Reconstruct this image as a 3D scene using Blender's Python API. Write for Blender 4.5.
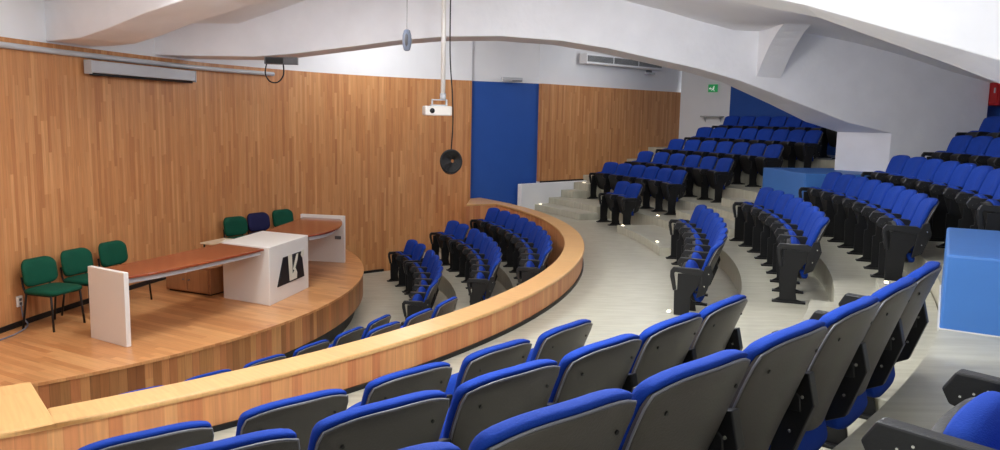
import bpy, math, random
from mathutils import Vector, Matrix
random.seed(7)
for o in list(bpy.data.objects): bpy.data.objects.remove(o)
SC = bpy.context.scene
COL = SC.collection
PI = math.pi
R = math.radians

# ------------------------------------------------------------------ camera
CX, CY = -8.1417, 11.3085          # centre of the round hall
CAMZ = 2.7692
pitch, roll, fpx = 0.13363, 0.02049, 789.92
cam = bpy.data.cameras.new('camera'); cam.sensor_width = 36; cam.lens = fpx/1000*36
cam.clip_start = .05; cam.clip_end = 100
co = bpy.data.objects.new('camera', cam); COL.objects.link(co)
F = Vector((0, math.cos(pitch), -math.sin(pitch))); U = Vector((0, math.sin(pitch), math.cos(pitch))); Rt = Vector((1, 0, 0))
R2 = math.cos(roll)*Rt + math.sin(roll)*U; U2 = -math.sin(roll)*Rt + math.cos(roll)*U
M = Matrix((R2, U2, -F)).transposed().to_4x4(); M.translation = Vector((0, 0, CAMZ))
co.matrix_world = M
SC.camera = co

# ------------------------------------------------------------------ light and exposure
SC.view_settings.view_transform = 'Standard'; SC.view_settings.look = 'None'
SC.view_settings.gamma = 1; SC.view_settings.use_curve_mapping = False
SC.view_settings.exposure = 0.34
W = bpy.data.worlds.new('world'); SC.world = W; W.use_nodes = True
W.node_tree.nodes['Background'].inputs[0].default_value = (.9, .95, 1, 1)
W.node_tree.nodes['Background'].inputs[1].default_value = 1.3

def polar(r, t, z=0.): return Vector((CX + r*math.cos(R(t)), CY + r*math.sin(R(t)), z))

def area(name, loc, target, sx, sy, power, col=(.97, .99, 1)):
    l = bpy.data.lights.new(name, 'AREA'); l.shape = 'RECTANGLE'; l.size = sx; l.size_y = sy
    l.energy = power; l.color = col
    o = bpy.data.objects.new(name, l); COL.objects.link(o); o.location = loc
    o.rotation_euler = (Vector(target) - Vector(loc)).to_track_quat('-Z', 'Y').to_euler()
    return o
def bulb(name, loc, power, rad=.25, col=(.97, .99, 1)):
    l = bpy.data.lights.new(name, 'POINT'); l.energy = power; l.shadow_soft_size = rad; l.color = col
    o = bpy.data.objects.new(name, l); COL.objects.link(o); o.location = loc
    return o
area('hall_lamp_and_fill', (-2.6, 8.0, 4.35), (-.6, 7.6, 0), 2.2, 1.2, 170)
bulb('hall_lamp_and_fill', (-2.0, 7.6, 4.12), 75, .3)  # fill bulb above the view, added to whiten the beam faces
bulb('hall_lamp_and_fill', (.9, 7.2, 3.98), 60, .3)  # second added fill bulb, also out of view
bulb('hall_lamp_and_fill', (2.0, 8.8, 4.12), 34, .2)  # added fill further out in the bay, lightens the far beam's face
bulb('hall_lamp_and_fill', (3.36, 8.65, 3.97), 30, .08)  # unseen fill behind the near beam, added for the far beam's outer face
bulb('near_fill', (.2, 3.0, 3.6), 150, .3)  # fill out of view, added to brighten the near seats and near beam
bulb('near_fill', (-2.4, 4.6, 3.7), 60, .3)  # added fill for the near side, no fixture modelled
bulb('far_lamp', (-1.6, 14.1, 4.25), 55, .25)
bulb('far_lamp', (3.0, 16.4, 4.15), 38, .25)

# ------------------------------------------------------------------ materials
def mat(name, col, rough=.5, spec=.5, metal=0, bump=0, bscale=40, var=0, vscale=3, emit=None):
    m = bpy.data.materials.new(name); m.use_nodes = True; nt = m.node_tree; N = nt.nodes; L = nt.links
    b = N['Principled BSDF']; b.inputs['Base Color'].default_value = (*col, 1)
    b.inputs['Roughness'].default_value = rough; b.inputs['Specular IOR Level'].default_value = spec
    b.inputs['Metallic'].default_value = metal
    tc = N.new('ShaderNodeTexCoord')
    if var:
        n = N.new('ShaderNodeTexNoise'); n.inputs['Scale'].default_value = vscale; n.inputs['Detail'].default_value = 5
        L.new(tc.outputs['Object'], n.inputs['Vector'])
        mr = N.new('ShaderNodeMapRange'); mr.inputs['From Min'].default_value = .3; mr.inputs['From Max'].default_value = .7
        mr.inputs['To Min'].default_value = 1-var; mr.inputs['To Max'].default_value = 1+var
        L.new(n.outputs['Fac'], mr.inputs['Value'])
        h = N.new('ShaderNodeHueSaturation'); h.inputs['Color'].default_value = (*col, 1)
        L.new(mr.outputs['Result'], h.inputs['Value']); L.new(h.outputs['Color'], b.inputs['Base Color'])
    if bump:
        n2 = N.new('ShaderNodeTexNoise'); n2.inputs['Scale'].default_value = bscale; n2.inputs['Detail'].default_value = 3
        L.new(tc.outputs['Object'], n2.inputs['Vector'])
        bp = N.new('ShaderNodeBump'); bp.inputs['Strength'].default_value = bump; bp.inputs['Distance'].default_value = .01
        L.new(n2.outputs['Fac'], bp.inputs['Height']); L.new(bp.outputs['Normal'], b.inputs['Normal'])
    if emit:
        b.inputs['Emission Color'].default_value = (*emit[0], 1); b.inputs['Emission Strength'].default_value = emit[1]
    return m

def wood(name, cols, sw, sl, rough=.45, grain=.25, groove=.25, spec=.4):
    """strip wood on UV (metres): random strips across u, joints along v"""
    m = bpy.data.materials.new(name); m.use_nodes = True; nt = m.node_tree; N = nt.nodes; L = nt.links
    b = N['Principled BSDF']; b.inputs['Roughness'].default_value = rough; b.inputs['Specular IOR Level'].default_value = spec
    uv = N.new('ShaderNodeUVMap'); sp = N.new('ShaderNodeSeparateXYZ'); L.new(uv.outputs[0], sp.inputs[0])
    def math_(op, a, bb=None):
        n = N.new('ShaderNodeMath'); n.operation = op
        for i, v in enumerate((a, bb)):
            if v is None: continue
            if isinstance(v, (int, float)): n.inputs[i].default_value = v
            else: L.new(v, n.inputs[i])
        return n.outputs[0]
    us = math_('DIVIDE', sp.outputs[0], sw); uid = math_('FLOOR', us)
    wn = N.new('ShaderNodeTexWhiteNoise'); wn.noise_dimensions = '1D'; L.new(uid, wn.inputs['W'])
    vs = math_('ADD', math_('DIVIDE', sp.outputs[1], sl), math_('MULTIPLY', wn.outputs['Value'], 7.3)); vid = math_('FLOOR', vs)
    cb = N.new('ShaderNodeCombineXYZ'); L.new(uid, cb.inputs[0]); L.new(vid, cb.inputs[1])
    w2 = N.new('ShaderNodeTexWhiteNoise'); w2.noise_dimensions = '2D'; L.new(cb.outputs[0], w2.inputs['Vector'])
    rp = N.new('ShaderNodeValToRGB'); L.new(w2.outputs['Value'], rp.inputs[0])
    el = rp.color_ramp.elements
    el[0].color = (*cols[0], 1); el[1].color = (*cols[-1], 1)
    for i, c in enumerate(cols[1:-1]):
        e = el.new((i+1)/(len(cols)-1)); e.color = (*c, 1)
    cg = N.new('ShaderNodeCombineXYZ'); L.new(math_('ADD', math_('MULTIPLY', sp.outputs[0], 45), math_('MULTIPLY', w2.outputs['Value'], 90)), cg.inputs[0])
    L.new(math_('MULTIPLY', sp.outputs[1], 2.2), cg.inputs[1])
    ns = N.new('ShaderNodeTexNoise'); ns.inputs['Scale'].default_value = 1; ns.inputs['Detail'].default_value = 4; ns.inputs['Distortion'].default_value = .6
    L.new(cg.outputs[0], ns.inputs['Vector'])
    mr = N.new('ShaderNodeMapRange'); mr.inputs['From Min'].default_value = .3; mr.inputs['From Max'].default_value = .7
    mr.inputs['To Min'].default_value = 1-grain; mr.inputs['To Max'].default_value = 1+grain*.6; L.new(ns.outputs['Fac'], mr.inputs['Value'])
    fr = math_('FRACT', us); g1 = math_('LESS_THAN', fr, .06); g = math_('SUBTRACT', 1, math_('MULTIPLY', g1, groove))
    val = math_('MULTIPLY', mr.outputs[0], g)
    h = N.new('ShaderNodeHueSaturation'); L.new(rp.outputs[0], h.inputs['Color']); L.new(val, h.inputs['Value'])
    L.new(h.outputs[0], b.inputs['Base Color'])
    return m

def s(r, g, b):
    f = lambda c: (c/255/12.92) if c/255 <= .04045 else ((c/255+.055)/1.055)**2.4
    return (f(r), f(g), f(b))

MW = wood('oak_strip_wall', [s(182, 120, 74), s(208, 150, 98), s(196, 134, 84), s(213, 157, 105), s(188, 126, 79), s(204, 144, 92)], .052, .85, .42, .14, .12)
MF = wood('oak_strip_stage', [s(184, 122, 74), s(204, 144, 92), s(214, 158, 104), s(192, 132, 82), s(208, 150, 98)], .075, .9, .28, .12, .15, .5)
MFF = wood('oak_strip_fascia', [s(172, 114, 66), s(136, 84, 48), s(198, 142, 88), s(180, 112, 70), s(150, 102, 60), s(190, 132, 80)], .085, 3, .4, .16, .3)
MP = wood('oak_panel_parapet', [s(218, 154, 102), s(208, 134, 88), s(224, 162, 108), s(214, 146, 94), s(202, 124, 80)], .075, 3, .4, .14, .08)
MC = wood('oak_parapet_cap', [s(222, 174, 114), s(214, 164, 106), s(226, 180, 122)], 1.1, .5, .35, .10, .05)
WHITE = mat('white_plaster', s(236, 236, 238), .7, .3, bump=.12, bscale=9, var=.02, vscale=2)
WHITE2 = mat('white_concrete_beam', s(236, 236, 240), .75, .3, bump=.3, bscale=14, var=.03, vscale=3)
BLKP = mat('black_plastic_shell', s(20, 19, 19), .5, .4, bump=.1, bscale=120)
LAM = mat('white_laminate', s(226, 222, 216), .4, .4)
BLUEW = mat('blue_wall_paint', s(40, 84, 165), .55, .35, bump=.08, bscale=20, var=.03)
BLUEB = mat('blue_block_paint', s(66, 118, 190), .45, .4, bump=.05, bscale=20, var=.03)
FLOOR = None
FAB = mat('blue_fabric', s(19, 56, 146), .85, .2, bump=.25, bscale=220, var=.05, vscale=9)
SHELL = mat('dark_plastic_shell', s(66, 61, 56), .42, .45, bump=.15, bscale=160)
STEEL = mat('black_painted_steel', s(18, 18, 20), .45, .4)
ARM = mat('charcoal_plastic_arm', s(25, 25, 27), .42, .45, bump=.1, bscale=120)
PIPE = mat('grey_edge_piping', s(118, 118, 124), .4, .5)
SCREW = mat('bright_screw', s(210, 210, 205), .25, .8, metal=.8)
GREEN = mat('green_fabric', s(6, 74, 54), .8, .25, bump=.3, bscale=180, var=.06, vscale=8)
NAVY = mat('navy_fabric', s(34, 34, 72), .85, .2, bump=.3, bscale=120, var=.06)
BLACK = mat('matt_black', s(20, 20, 22), .5, .4)
CHERRY = wood('polished_cherry_top', [s(140, 68, 38), s(132, 62, 34), s(148, 74, 42)], .3, 1.5, .16, .12, .03, .7)
CRATE = wood('brown_veneer', [s(168, 116, 76), s(158, 108, 70)], .4, 1.2, .45, .12, .05)
BEIGE = mat('beige_laminate', s(206, 186, 156), .45)
PAPER = mat('white_paper', s(232, 228, 214), .6)
GREY = mat('light_grey_metal', s(190, 192, 196), .35, .5)
MGREY = mat('mid_grey_plastic', s(120, 128, 145), .45)
DGREY = mat('dark_grey_trim', s(92, 92, 96), .5)
SIGNG = mat('green_sign', s(20, 150, 80), .4, emit=(s(20, 150, 80), .25))
SIGNW = mat('sign_white', s(235, 245, 235), .4, emit=((.8, .9, .8), .25))
RED = mat('red_paint', s(170, 24, 28), .4)
LED = mat('step_led', (1, .85, .6), .3, emit=((1, .82, .55), 4))
VENT = mat('grille_grey', s(170, 172, 170), .5)

def floor_mat():
    m = mat('pale_floor_tile', s(182, 180, 164), .32, .45)
    nt = m.node_tree; N = nt.nodes; L = nt.links; b = N['Principled BSDF']
    tc = N.new('ShaderNodeTexCoord'); mp = N.new('ShaderNodeMapping'); mp.inputs['Scale'].default_value = (1.2, 9, 1); mp.inputs['Rotation'].default_value = (0, 0, R(-12))
    L.new(tc.outputs['Object'], mp.inputs[0])
    n = N.new('ShaderNodeTexNoise'); n.inputs['Scale'].default_value = 2.2; n.inputs['Detail'].default_value = 6; L.new(mp.outputs[0], n.inputs['Vector'])
    r = N.new('ShaderNodeValToRGB'); r.color_ramp.elements[0].color = (*s(178, 174, 156), 1); r.color_ramp.elements[1].color = (*s(194, 191, 174), 1)
    r.color_ramp.elements[0].position = .35; r.color_ramp.elements[1].position = .68
    L.new(n.outputs['Fac'], r.inputs[0]); L.new(r.outputs[0], b.inputs['Base Color'])
    n2 = N.new('ShaderNodeTexNoise'); n2.inputs['Scale'].default_value = 6; L.new(tc.outputs['Object'], n2.inputs['Vector'])
    mr = N.new('ShaderNodeMapRange'); mr.inputs['To Min'].default_value = .24; mr.inputs['To Max'].default_value = .45; L.new(n2.outputs['Fac'], mr.inputs['Value']); L.new(mr.outputs[0], b.inputs['Roughness'])
    return m
FLOOR = floor_mat()

# ------------------------------------------------------------------ mesh builder
class MB:
    def __init__(self): self.v = []; self.f = []; self.uv = []; self.mi = []
    def face(self, idx, uv=None, mi=0): self.f.append(idx); self.uv.append(uv); self.mi.append(mi)
    def add(self, verts, faces, uvs=None, mi=0):
        n = len(self.v); self.v += [Vector(p) for p in verts]
        for k, fc in enumerate(faces): self.face([i+n for i in fc], uvs[k] if uvs else None, mi)
    def box(self, c, size, mat3=None, mi=0):
        x, y, z = [q/2 for q in size]; c = Vector(c)
        vs = [Vector((i*x, j*y, k*z)) for i in (-1, 1) for j in (-1, 1) for k in (-1, 1)]
        if mat3 is not None: vs = [mat3 @ p for p in vs]
        self.add([c+p for p in vs], [(0, 1, 3, 2), (4, 6, 7, 5), (0, 4, 5, 1), (2, 3, 7, 6), (0, 2, 6, 4), (1, 5, 7, 3)], mi=mi)
    def prism(self, pts, z0, z1, mi=0, uvdir=None):
        n = len(pts); lo = [Vector((p[0], p[1], z0)) for p in pts]; hi = [Vector((p[0], p[1], z1)) for p in pts]
        fs = [tuple(range(n-1, -1, -1)), tuple(range(n, 2*n))] + [(i, (i+1) % n, n+(i+1) % n, n+i) for i in range(n)]
        acc = [0]
        for i in range(n): acc.append(acc[-1] + (lo[(i+1) % n]-lo[i]).length)
        def top(p):
            if uvdir is None: return (p[0], p[1])
            a = R(uvdir); return (p[0]*-math.sin(a)+p[1]*math.cos(a), p[0]*math.cos(a)+p[1]*math.sin(a))
        uv = [[top(pts[i]) for i in range(n-1, -1, -1)], [top(pts[i]) for i in range(n)]] + [[(acc[i], z0), (acc[i+1], z0), (acc[i+1], z1), (acc[i], z1)] for i in range(n)]
        self.add(lo+hi, fs, uv, mi)
    def extr(self, pts, d0, d1, fn, mi=0):
        """2D outline pts extruded between d0 and d1 ; fn(a,b,d)->Vector"""
        n = len(pts); A = [fn(a, b, d0) for a, b in pts]; B = [fn(a, b, d1) for a, b in pts]
        self.add(A+B, [tuple(range(n-1, -1, -1)), tuple(range(n, 2*n))] + [(i, (i+1) % n, n+(i+1) % n, n+i) for i in range(n)], mi=mi)
    def tube(self, pts, r, seg=8, closed=False, mi=0):
        pts = [Vector(p) for p in pts]; n = len(pts); rings = []
        up = None
        for i, p in enumerate(pts):
            a = pts[(i-1) % n] if (closed or i > 0) else p; b = pts[(i+1) % n] if (closed or i < n-1) else p
            t = (b-a).normalized()
            if up is None: up = t.orthogonal().normalized()
            up = (up - t*up.dot(t)).normalized(); w = t.cross(up)
            rr = r[i] if isinstance(r, (list, tuple)) else r
            rings.append([p + (math.cos(2*PI*k/seg)*up + math.sin(2*PI*k/seg)*w)*rr for k in range(seg)])
        vs = [q for ring in rings for q in ring]; fs = []
        m = n if closed else n-1
        for i in range(m):
            for k in range(seg):
                a = i*seg+k; b = i*seg+(k+1) % seg; c = ((i+1) % n)*seg+(k+1) % seg; d = ((i+1) % n)*seg+k
                fs.append((a, b, c, d))
        if not closed: fs += [tuple(range(seg-1, -1, -1)), tuple((n-1)*seg+k for k in range(seg))]
        self.add(vs, fs, mi=mi)
    def grid(self, fr, bk, nu, nv, mi=0):
        """solid between front sheet fr(u,v) and back sheet bk(u,v)"""
        A = [fr(i/nu, j/nv) for j in range(nv+1) for i in range(nu+1)]; B = [bk(i/nu, j/nv) for j in range(nv+1) for i in range(nu+1)]
        n = len(A); w = nu+1; fs = []
        for j in range(nv):
            for i in range(nu):
                a = j*w+i; fs.append((a, a+1, a+1+w, a+w)); fs.append((n+a, n+a+w, n+a+1+w, n+a+1))
        for i in range(nu):
            fs.append((i, n+i, n+i+1, i+1)); a = nv*w+i; fs.append((a, a+1, n+a+1, n+a))
        for j in range(nv):
            a = j*w; fs.append((a, a+w, n+a+w, n+a)); a = j*w+nu; fs.append((a, n+a, n+a+w, a+w))
        self.add(A+B, fs, mi=mi)
    def sector(self, r0, r1, t0, t1, z0, z1, seg=2., mi=0, uvdir=None, ztop=None):
        n = max(1, int(abs(t1-t0)/seg)); T = [t0+(t1-t0)*i/n for i in range(n+1)]
        inn = [polar(r0, t) for t in T]; out = [polar(r1, t) for t in T]
        a = R(uvdir or 0)
        for i in range(n):
            p = [inn[i], out[i], out[i+1], inn[i+1]]
            def u2(q): return (q[0]*-math.sin(a)+q[1]*math.cos(a), q[0]*math.cos(a)+q[1]*math.sin(a)) if uvdir is not None else (R(1)*T[i]*r1 if 0 else 0, 0)
            if uvdir is None:
                top = [(R(T[i])*r1, r0), (R(T[i])*r1, r1), (R(T[i+1])*r1, r1), (R(T[i+1])*r1, r0)]
            else: top = [u2(q) for q in p]
            lo = [Vector((q[0], q[1], z0)) for q in p]; hi = [Vector((q[0], q[1], z1)) for q in p]
            fs = [(3, 2, 1, 0), (4, 5, 6, 7), (1, 2, 6, 5), (3, 0, 4, 7)]
            ro = lambda t, z: (R(t)*r1, z)
            uv = [top[::-1], top, [ro(T[i], z0), ro(T[i+1], z0), ro(T[i+1], z1), ro(T[i], z1)], [ro(T[i+1], z0), ro(T[i], z0), ro(T[i], z1), ro(T[i+1], z1)]]
            if i == 0: fs.append((0, 1, 5, 4)); uv.append([(r0, z0), (r1, z0), (r1, z1), (r0, z1)])
            if i == n-1: fs.append((2, 3, 7, 6)); uv.append([(r1, z0), (r0, z0), (r0, z1), (r1, z1)])
            self.add(lo+hi, fs, uv, mi)
    def build(self, name, mats, parent=None, smooth=False, bevel=0, subsurf=0, weld=True, origin=None):
        if not isinstance(mats, (list, tuple)): mats = [mats]
        org = Vector(origin) if origin is not None else Vector((0, 0, 0))
        me = bpy.data.meshes.new(name); me.from_pydata([tuple(p-org) for p in self.v], [], self.f)
        for m in mats: me.materials.append(m)
        ul = me.uv_layers.new(name='UVMap')
        for p, uv, mi in zip(me.polygons, self.uv, self.mi):
            p.material_index = mi
            if smooth: p.use_smooth = True
            for k, li in enumerate(p.loop_indices):
                if uv: ul.data[li].uv = uv[k]
                else:
                    c = me.vertices[me.loops[li].vertex_index].co; ul.data[li].uv = (c.x+c.y, c.z)
        if weld:
            import bmesh
            bm = bmesh.new(); bm.from_mesh(me); bmesh.ops.remove_doubles(bm, verts=bm.verts, dist=1e-5)
            bmesh.ops.recalc_face_normals(bm, faces=bm.faces); bm.to_mesh(me); bm.free()
        o = bpy.data.objects.new(name, me); COL.objects.link(o); o.location = org
        if parent is not None: o.parent = parent
        if bevel:
            b = o.modifiers.new('bevel', 'BEVEL'); b.width = bevel; b.segments = 2; b.limit_method = 'ANGLE'; b.angle_limit = R(40)
        if subsurf:
            q = o.modifiers.new('sub', 'SUBSURF'); q.levels = subsurf; q.render_levels = subsurf
        return o

def tag(o, label=None, cat=None, group=None, kind=None):
    if label: o['label'] = label
    if cat: o['category'] = cat
    if group: o['group'] = group
    if kind: o['kind'] = kind
    return o
def struct(o, label=None): o['kind'] = 'structure'; return o
def empty(name, loc, rz=0):
    o = bpy.data.objects.new(name, None); COL.objects.link(o); o.location = loc; o.rotation_euler = (0, 0, rz); o.empty_display_size = .1
    return o
def copy_tree(o, parent=None):
    c = o.copy(); COL.objects.link(c)
    if parent is not None: c.parent = parent
    for ch in KIDS.get(o.name, []):
        KIDS.setdefault(c.name, []).append(copy_tree(ch, c))
    return c
KIDS = {}
def kid(parent, o): KIDS.setdefault(parent.name, []).append(o); return o

# ------------------------------------------------------------------ levels
ZF = [.85, 1.10, 1.34, 1.61, 1.88, 2.15]          # outer tiers
RT = [11.05, 11.95, 12.79, 13.60, 14.40, 15.22]   # radius of the tops of the backs
ZO = [-.29, .02, .28]
RO = [7.30, 8.17, 8.88]
T0, T1 = -84, 37

# floors: inner terraces, walkway ring, tiers
def fl(r0, r1, z, name='floor', t0=T0, t1=T1, zb=None):
    m = MB(); m.sector(r0, r1, t0, t1, (z-.5) if zb is None else zb, z); return struct(m.build(name, FLOOR))
fl(.5, 7.52, ZO[0], t1=50)
fl(7.52, 8.36, ZO[1], t1=50, zb=-.74)
fl(8.36, 9.08, ZO[2], t1=40, zb=-.74)
fl(9.08, 11.15, ZF[0], t1=46, zb=-.74)
ed = [11.15, 11.97, 12.70, 13.6, 14.42, 16.3]
for k in range(1, 6): fl(ed[k-1], ed[k], ZF[k], t1=38, zb=-.74)

# aisle half steps with little lights
LEDS = []
def step(r0, r1, t0, t1, z0, z1, led=None):
    m = MB(); m.sector(r0, r1, t0, t1, z0, z1, seg=1.5); struct(m.build('floor_step', FLOOR, bevel=.006))
    if led is not None: LEDS.append((r0+.07, led, z1))
def aisle(t0, t1, upto, led):
    step(10.45, 11.22, t0, t1, ZF[0], ZF[0]+.125, led)
    for k in range(1, upto):
        rr = ed[k] - .42
        step(rr, ed[k], t0, t1, ZF[k], ZF[k]+.125, led)
step(10.45, 11.15, -.3, 13.0, ZF[0], ZF[0]+.125, 2.4)
step(11.55, 11.97, 1.5, 13.0, ZF[1], ZF[1]+.125, None)
step(12.30, 12.70, 2.3, 12.0, ZF[2], ZF[2]+.125, None)
step(10.45, 11.15, -38.0, -20.6, ZF[0], ZF[0]+.10, -21.5)
step(11.16, 11.78, -37.8, -24.4, ZF[1], ZF[1]+.075, -25.2)
step(11.78, 12.30, -37.6, -23.4, ZF[1], ZF[1]+.19, None)
step(12.30, 12.69, -37.0, -21.4, ZF[2], ZF[2]+.10, -22.2)
step(10.42, 10.84, 21.9, 37.2, ZF[0], .98, 31.0)
step(10.84, 11.15, 22.3, 36.8, ZF[0], ZF[1], None)
step(11.22, 11.62, 30.2, 36.6, ZF[1], 1.25, None)
step(11.62, 12.05, 30.2, 36.4, ZF[1], 1.40, 31.4)
step(12.05, 12.70, 30.2, 36.2, ZF[2], 1.54, None)
for k in range(3, 5): step(ed[k]-.42, ed[k], 30.2, 36.2, ZF[k], ZF[k]+.125, None)
LEDS.append((11.3, 14.0, ZF[1])); LEDS.append((10.5, 12.2, ZF[0]+.125))
GL = 'small step lights set into the aisle steps'
ledl = ['small glowing step light on the lowest step beside the front middle row', 'small glowing step light on the next step of the far aisle',
        'small glowing step light on the lowest step of the near aisle', 'small glowing step light on the second step of the near aisle']
for i, (r, t, z) in enumerate(LEDS):
    e = empty('step_light', polar(r, t, z), R(t))
    a = MB(); a.box((0, 0, .006), (.05, .10, .008)); kid(e, a.build('light_frame', GREY, e, bevel=.003))
    a = MB(); a.box((0, 0, .013), (.03, .06, .010)); kid(e, a.build('light_lens', LED, e, bevel=.003))
    tag(e, 'small glowing light set in the edge of a pale aisle step', 'step light', GL)

# ------------------------------------------------------------------ stage
RS, ZS = 6.08, .354
st = empty('stage', polar(RS, -20, -.24)); st.location = (0, 0, 0)
ARC = [polar(RS, -63+97*k/70) for k in range(71)]
WL = [(-3.28, 14.62), (-3.60, 14.08), (-4.22, 13.0), (-4.70, 11.98), (-5.03, 10.7), (-5.22, 9.65), (-5.43, 8.1), (-5.52, 6.6), (-5.48, 5.95)]
poly = [(p.x, p.y) for p in ARC]+WL
m = MB(); m.prism(poly, ZS-.03, ZS, uvdir=-29); m.build('stage_deck', MF, st)
m = MB(); m.sector(RS-.06, RS-.012, -63, 34, -.03, ZS-.03, seg=1.5); m.build('stage_fascia', MFF, st)
m = MB(); m.sector(RS-.22, RS-.14, -62, 33, ZO[0], -.03, seg=2); m.build('toe_kick', BLACK, st)
tag(st, 'round strip-wood stage platform with vertical boarded edge', 'stage')

# parapet
pr = empty('curved_parapet', (0, 0, 0))
RI, RP, ZP = 9.05, 9.32, 1.12
m = MB(); m.sector(RI+.02, RP-.02, -52, 27.5, ZO[2], ZP-.035, seg=1.5)
RET = [polar(8.40, 27.0), polar(RP, 27.0), polar(RP, 29), polar(RP, 31), polar(RP, 33), polar(RP, 34.2), polar(9.02, 33.6)]
m.prism([(p.x, p.y) for p in RET], ZO[1], ZP-.035)
m.sector(8.52, RP-.02, -68, -51.7, ZO[1], ZP-.035, seg=1.5)
m.build('parapet_panel', MP, pr)
m = MB(); m.sector(RI, RP, -51.5, 27, ZP-.035, ZP, seg=1.5)
m.prism([(p.x, p.y) for p in RET], ZP-.035, ZP); m.sector(8.5, RP, -68, -51.5, ZP-.035, ZP, seg=1.5)
m.build('parapet_cap', MC, pr, bevel=.012)
m = MB(); m.sector(RP-.03, RP-.005, -68, 30, ZF[0], ZF[0]+.035, seg=2); m.build('skirting', BLACK, pr)
tag(pr, 'low curved oak parapet with pale wooden cap between front seats and walkway', 'parapet')

# ------------------------------------------------------------------ walls
def catmull(P, n=8):
    P = [Vector(p) for p in P]; out = []
    for i in range(len(P)-1):
        a = P[max(i-1, 0)]; b = P[i]; c = P[i+1]; d = P[min(i+2, len(P)-1)]
        for k in range(n):
            t = k/n; out.append(.5*((2*b)+(c-a)*t+(2*a-5*b+4*c-d)*t*t+(-a+3*b-3*c+d)*t**3))
    out.append(P[-1]); return out
def ribbon(m, pts, z0, z1, th, mi=0, u0=0, left=True):
    """vertical wall following pts, thickness th away from the room (to the left of travel)"""
    n = len(pts); P = [Vector((p[0], p[1])) for p in pts]; N_ = []
    for i in range(n):
        t = (P[min(i+1, n-1)]-P[max(i-1, 0)]).normalized(); N_.append(Vector((-t.y, t.x)) * (1 if left else -1))
    Q = [P[i]+N_[i]*th for i in range(n)]
    u = u0
    for i in range(n-1):
        l = (P[i+1]-P[i]).length
        f = [P[i], P[i+1], Q[i+1], Q[i]]
        lo = [Vector((q[0], q[1], z0)) for q in f]; hi = [Vector((q[0], q[1], z1)) for q in f]
        fs = [(0, 1, 5, 4), (2, 3, 7, 6), (4, 5, 6, 7), (3, 2, 1, 0)]
        uv = [[(u, z0), (u+l, z0), (u+l, z1), (u, z1)], [(u+l, z0), (u, z0), (u, z1), (u+l, z1)], [(u, z1), (u+l, z1), (u+l, z1+th), (u, z1+th)], [(u, z0)]*4]
        if i == 0: fs.append((3, 0, 4, 7)); uv.append([(u-th, z0), (u, z0), (u, z1), (u-th, z1)])
        if i == n-2: fs.append((1, 2, 6, 5)); uv.append([(u+l, z0), (u+l+th, z0), (u+l+th, z1), (u+l, z1)])
        m.add(lo+hi, fs, uv, mi); u += l
    return u
W1 = catmull([(-5.3, 2.6), (-5.5, 4.6), (-5.52, 6.4), (-5.42, 8.1), (-5.2, 9.7), (-4.68, 12.05), (-4.2, 13.1), (-3.58, 14.15), (-2.92, 14.95), (-2.0, 15.72), (-1.2, 16.15), (-.63, 16.38)], 6)
ZW = 3.53
m = MB(); ribbon(m, W1, -.3, ZW, .06); struct(m.build('wall_left', MW))
off = []
for i, p in enumerate(W1):
    t = (W1[min(i+1, len(W1)-1)]-W1[max(i-1, 0)]).normalized(); off.append(Vector((p[0]-t.y*.012, p[1]+t.x*.012)))
m = MB(); ribbon(m, off, ZW+.002, 5.1, .2); struct(m.build('wall_left_upper', WHITE))
# dark base strip along the boarded wall (on the stage, then down the terraces)
def near_w1(y0, y1): return [p for p in W1 if y0 <= p[1] <= y1]
def skirt(pts, z0, z1, name='baseboard_left', mt=BLACK, t=.018):
    m = MB(); ribbon(m, [(p[0], p[1]) for p in pts], z0, z1, t, left=False); return struct(m.build(name, mt))
skirt(near_w1(2.6, 14.6), ZS, ZS+.06)
skirt(near_w1(14.55, 15.6), ZO[0], ZO[0]+.05)
skirt(near_w1(15.55, 15.9), ZO[1], ZO[1]+.05)

# door recess wall, right boarded wall, white end wall, blue rear wall
DA, DB = Vector((-.63, 16.38)), Vector((.84, 17.06))
WB = Vector((4.57, 20.5)); PW = polar(16.1, 31.4)
def seg2(a, b): return [Vector((a[0]+(b[0]-a[0])*k/4, a[1]+(b[1]-a[1])*k/4)) for k in range(5)]
n_ = Vector((-(DB-DA).y, (DB-DA).x)).normalized()
m = MB(); ribbon(m, seg2(DA+n_*.10, DB+n_*.10), .3, 3.53, .12); struct(m.build('door_1', BLUEW))
m = MB(); ribbon(m, seg2(DA+n_*.10, DB+n_*.10), 3.53, 5.1, .2); struct(m.build('wall_far_upper', WHITE))
m = MB(); m.prism([tuple(DA), tuple(DA+n_*.22), tuple(DA+n_*.22+Vector((-.2, -.08))), tuple(DA+Vector((-.06, -.03)))], -.3, 3.53); struct(m.build('trim_1', MW))
d2 = (WB-DB).normalized()
m = MB(); ribbon(m, seg2(DB, WB), 1.44, 3.53, .10); struct(m.build('wall_far', MW))
m = MB(); ribbon(m, seg2(DB+Vector((-.07, .07)), WB+Vector((-.07, .07))+d2*.3), 3.53, 5.1, .2)
ribbon(m, seg2(DB+Vector((-.03, .03)), WB+Vector((-.03, .03))), 0.5, 1.44, .2); struct(m.build('wall_far_plaster', WHITE))
skirt(seg2(DB, WB), 1.405, 1.45, 'baseboard_far', BLACK, .02)
# low white curb in front of the door where the side stairs begin
d_ = (WB-DB).normalized(); c0 = DB-d_*.68; nn = Vector((d_.y, -d_.x))
m = MB(); m.prism([tuple(c0+nn*.02), tuple(c0+nn*.14), tuple(DB+d_*3.2+nn*.14), tuple(DB+d_*3.2+nn*.02)], ZF[0], 1.42)
cb = m.build('low_white_curb', WHITE, bevel=.01); struct(cb)
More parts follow.
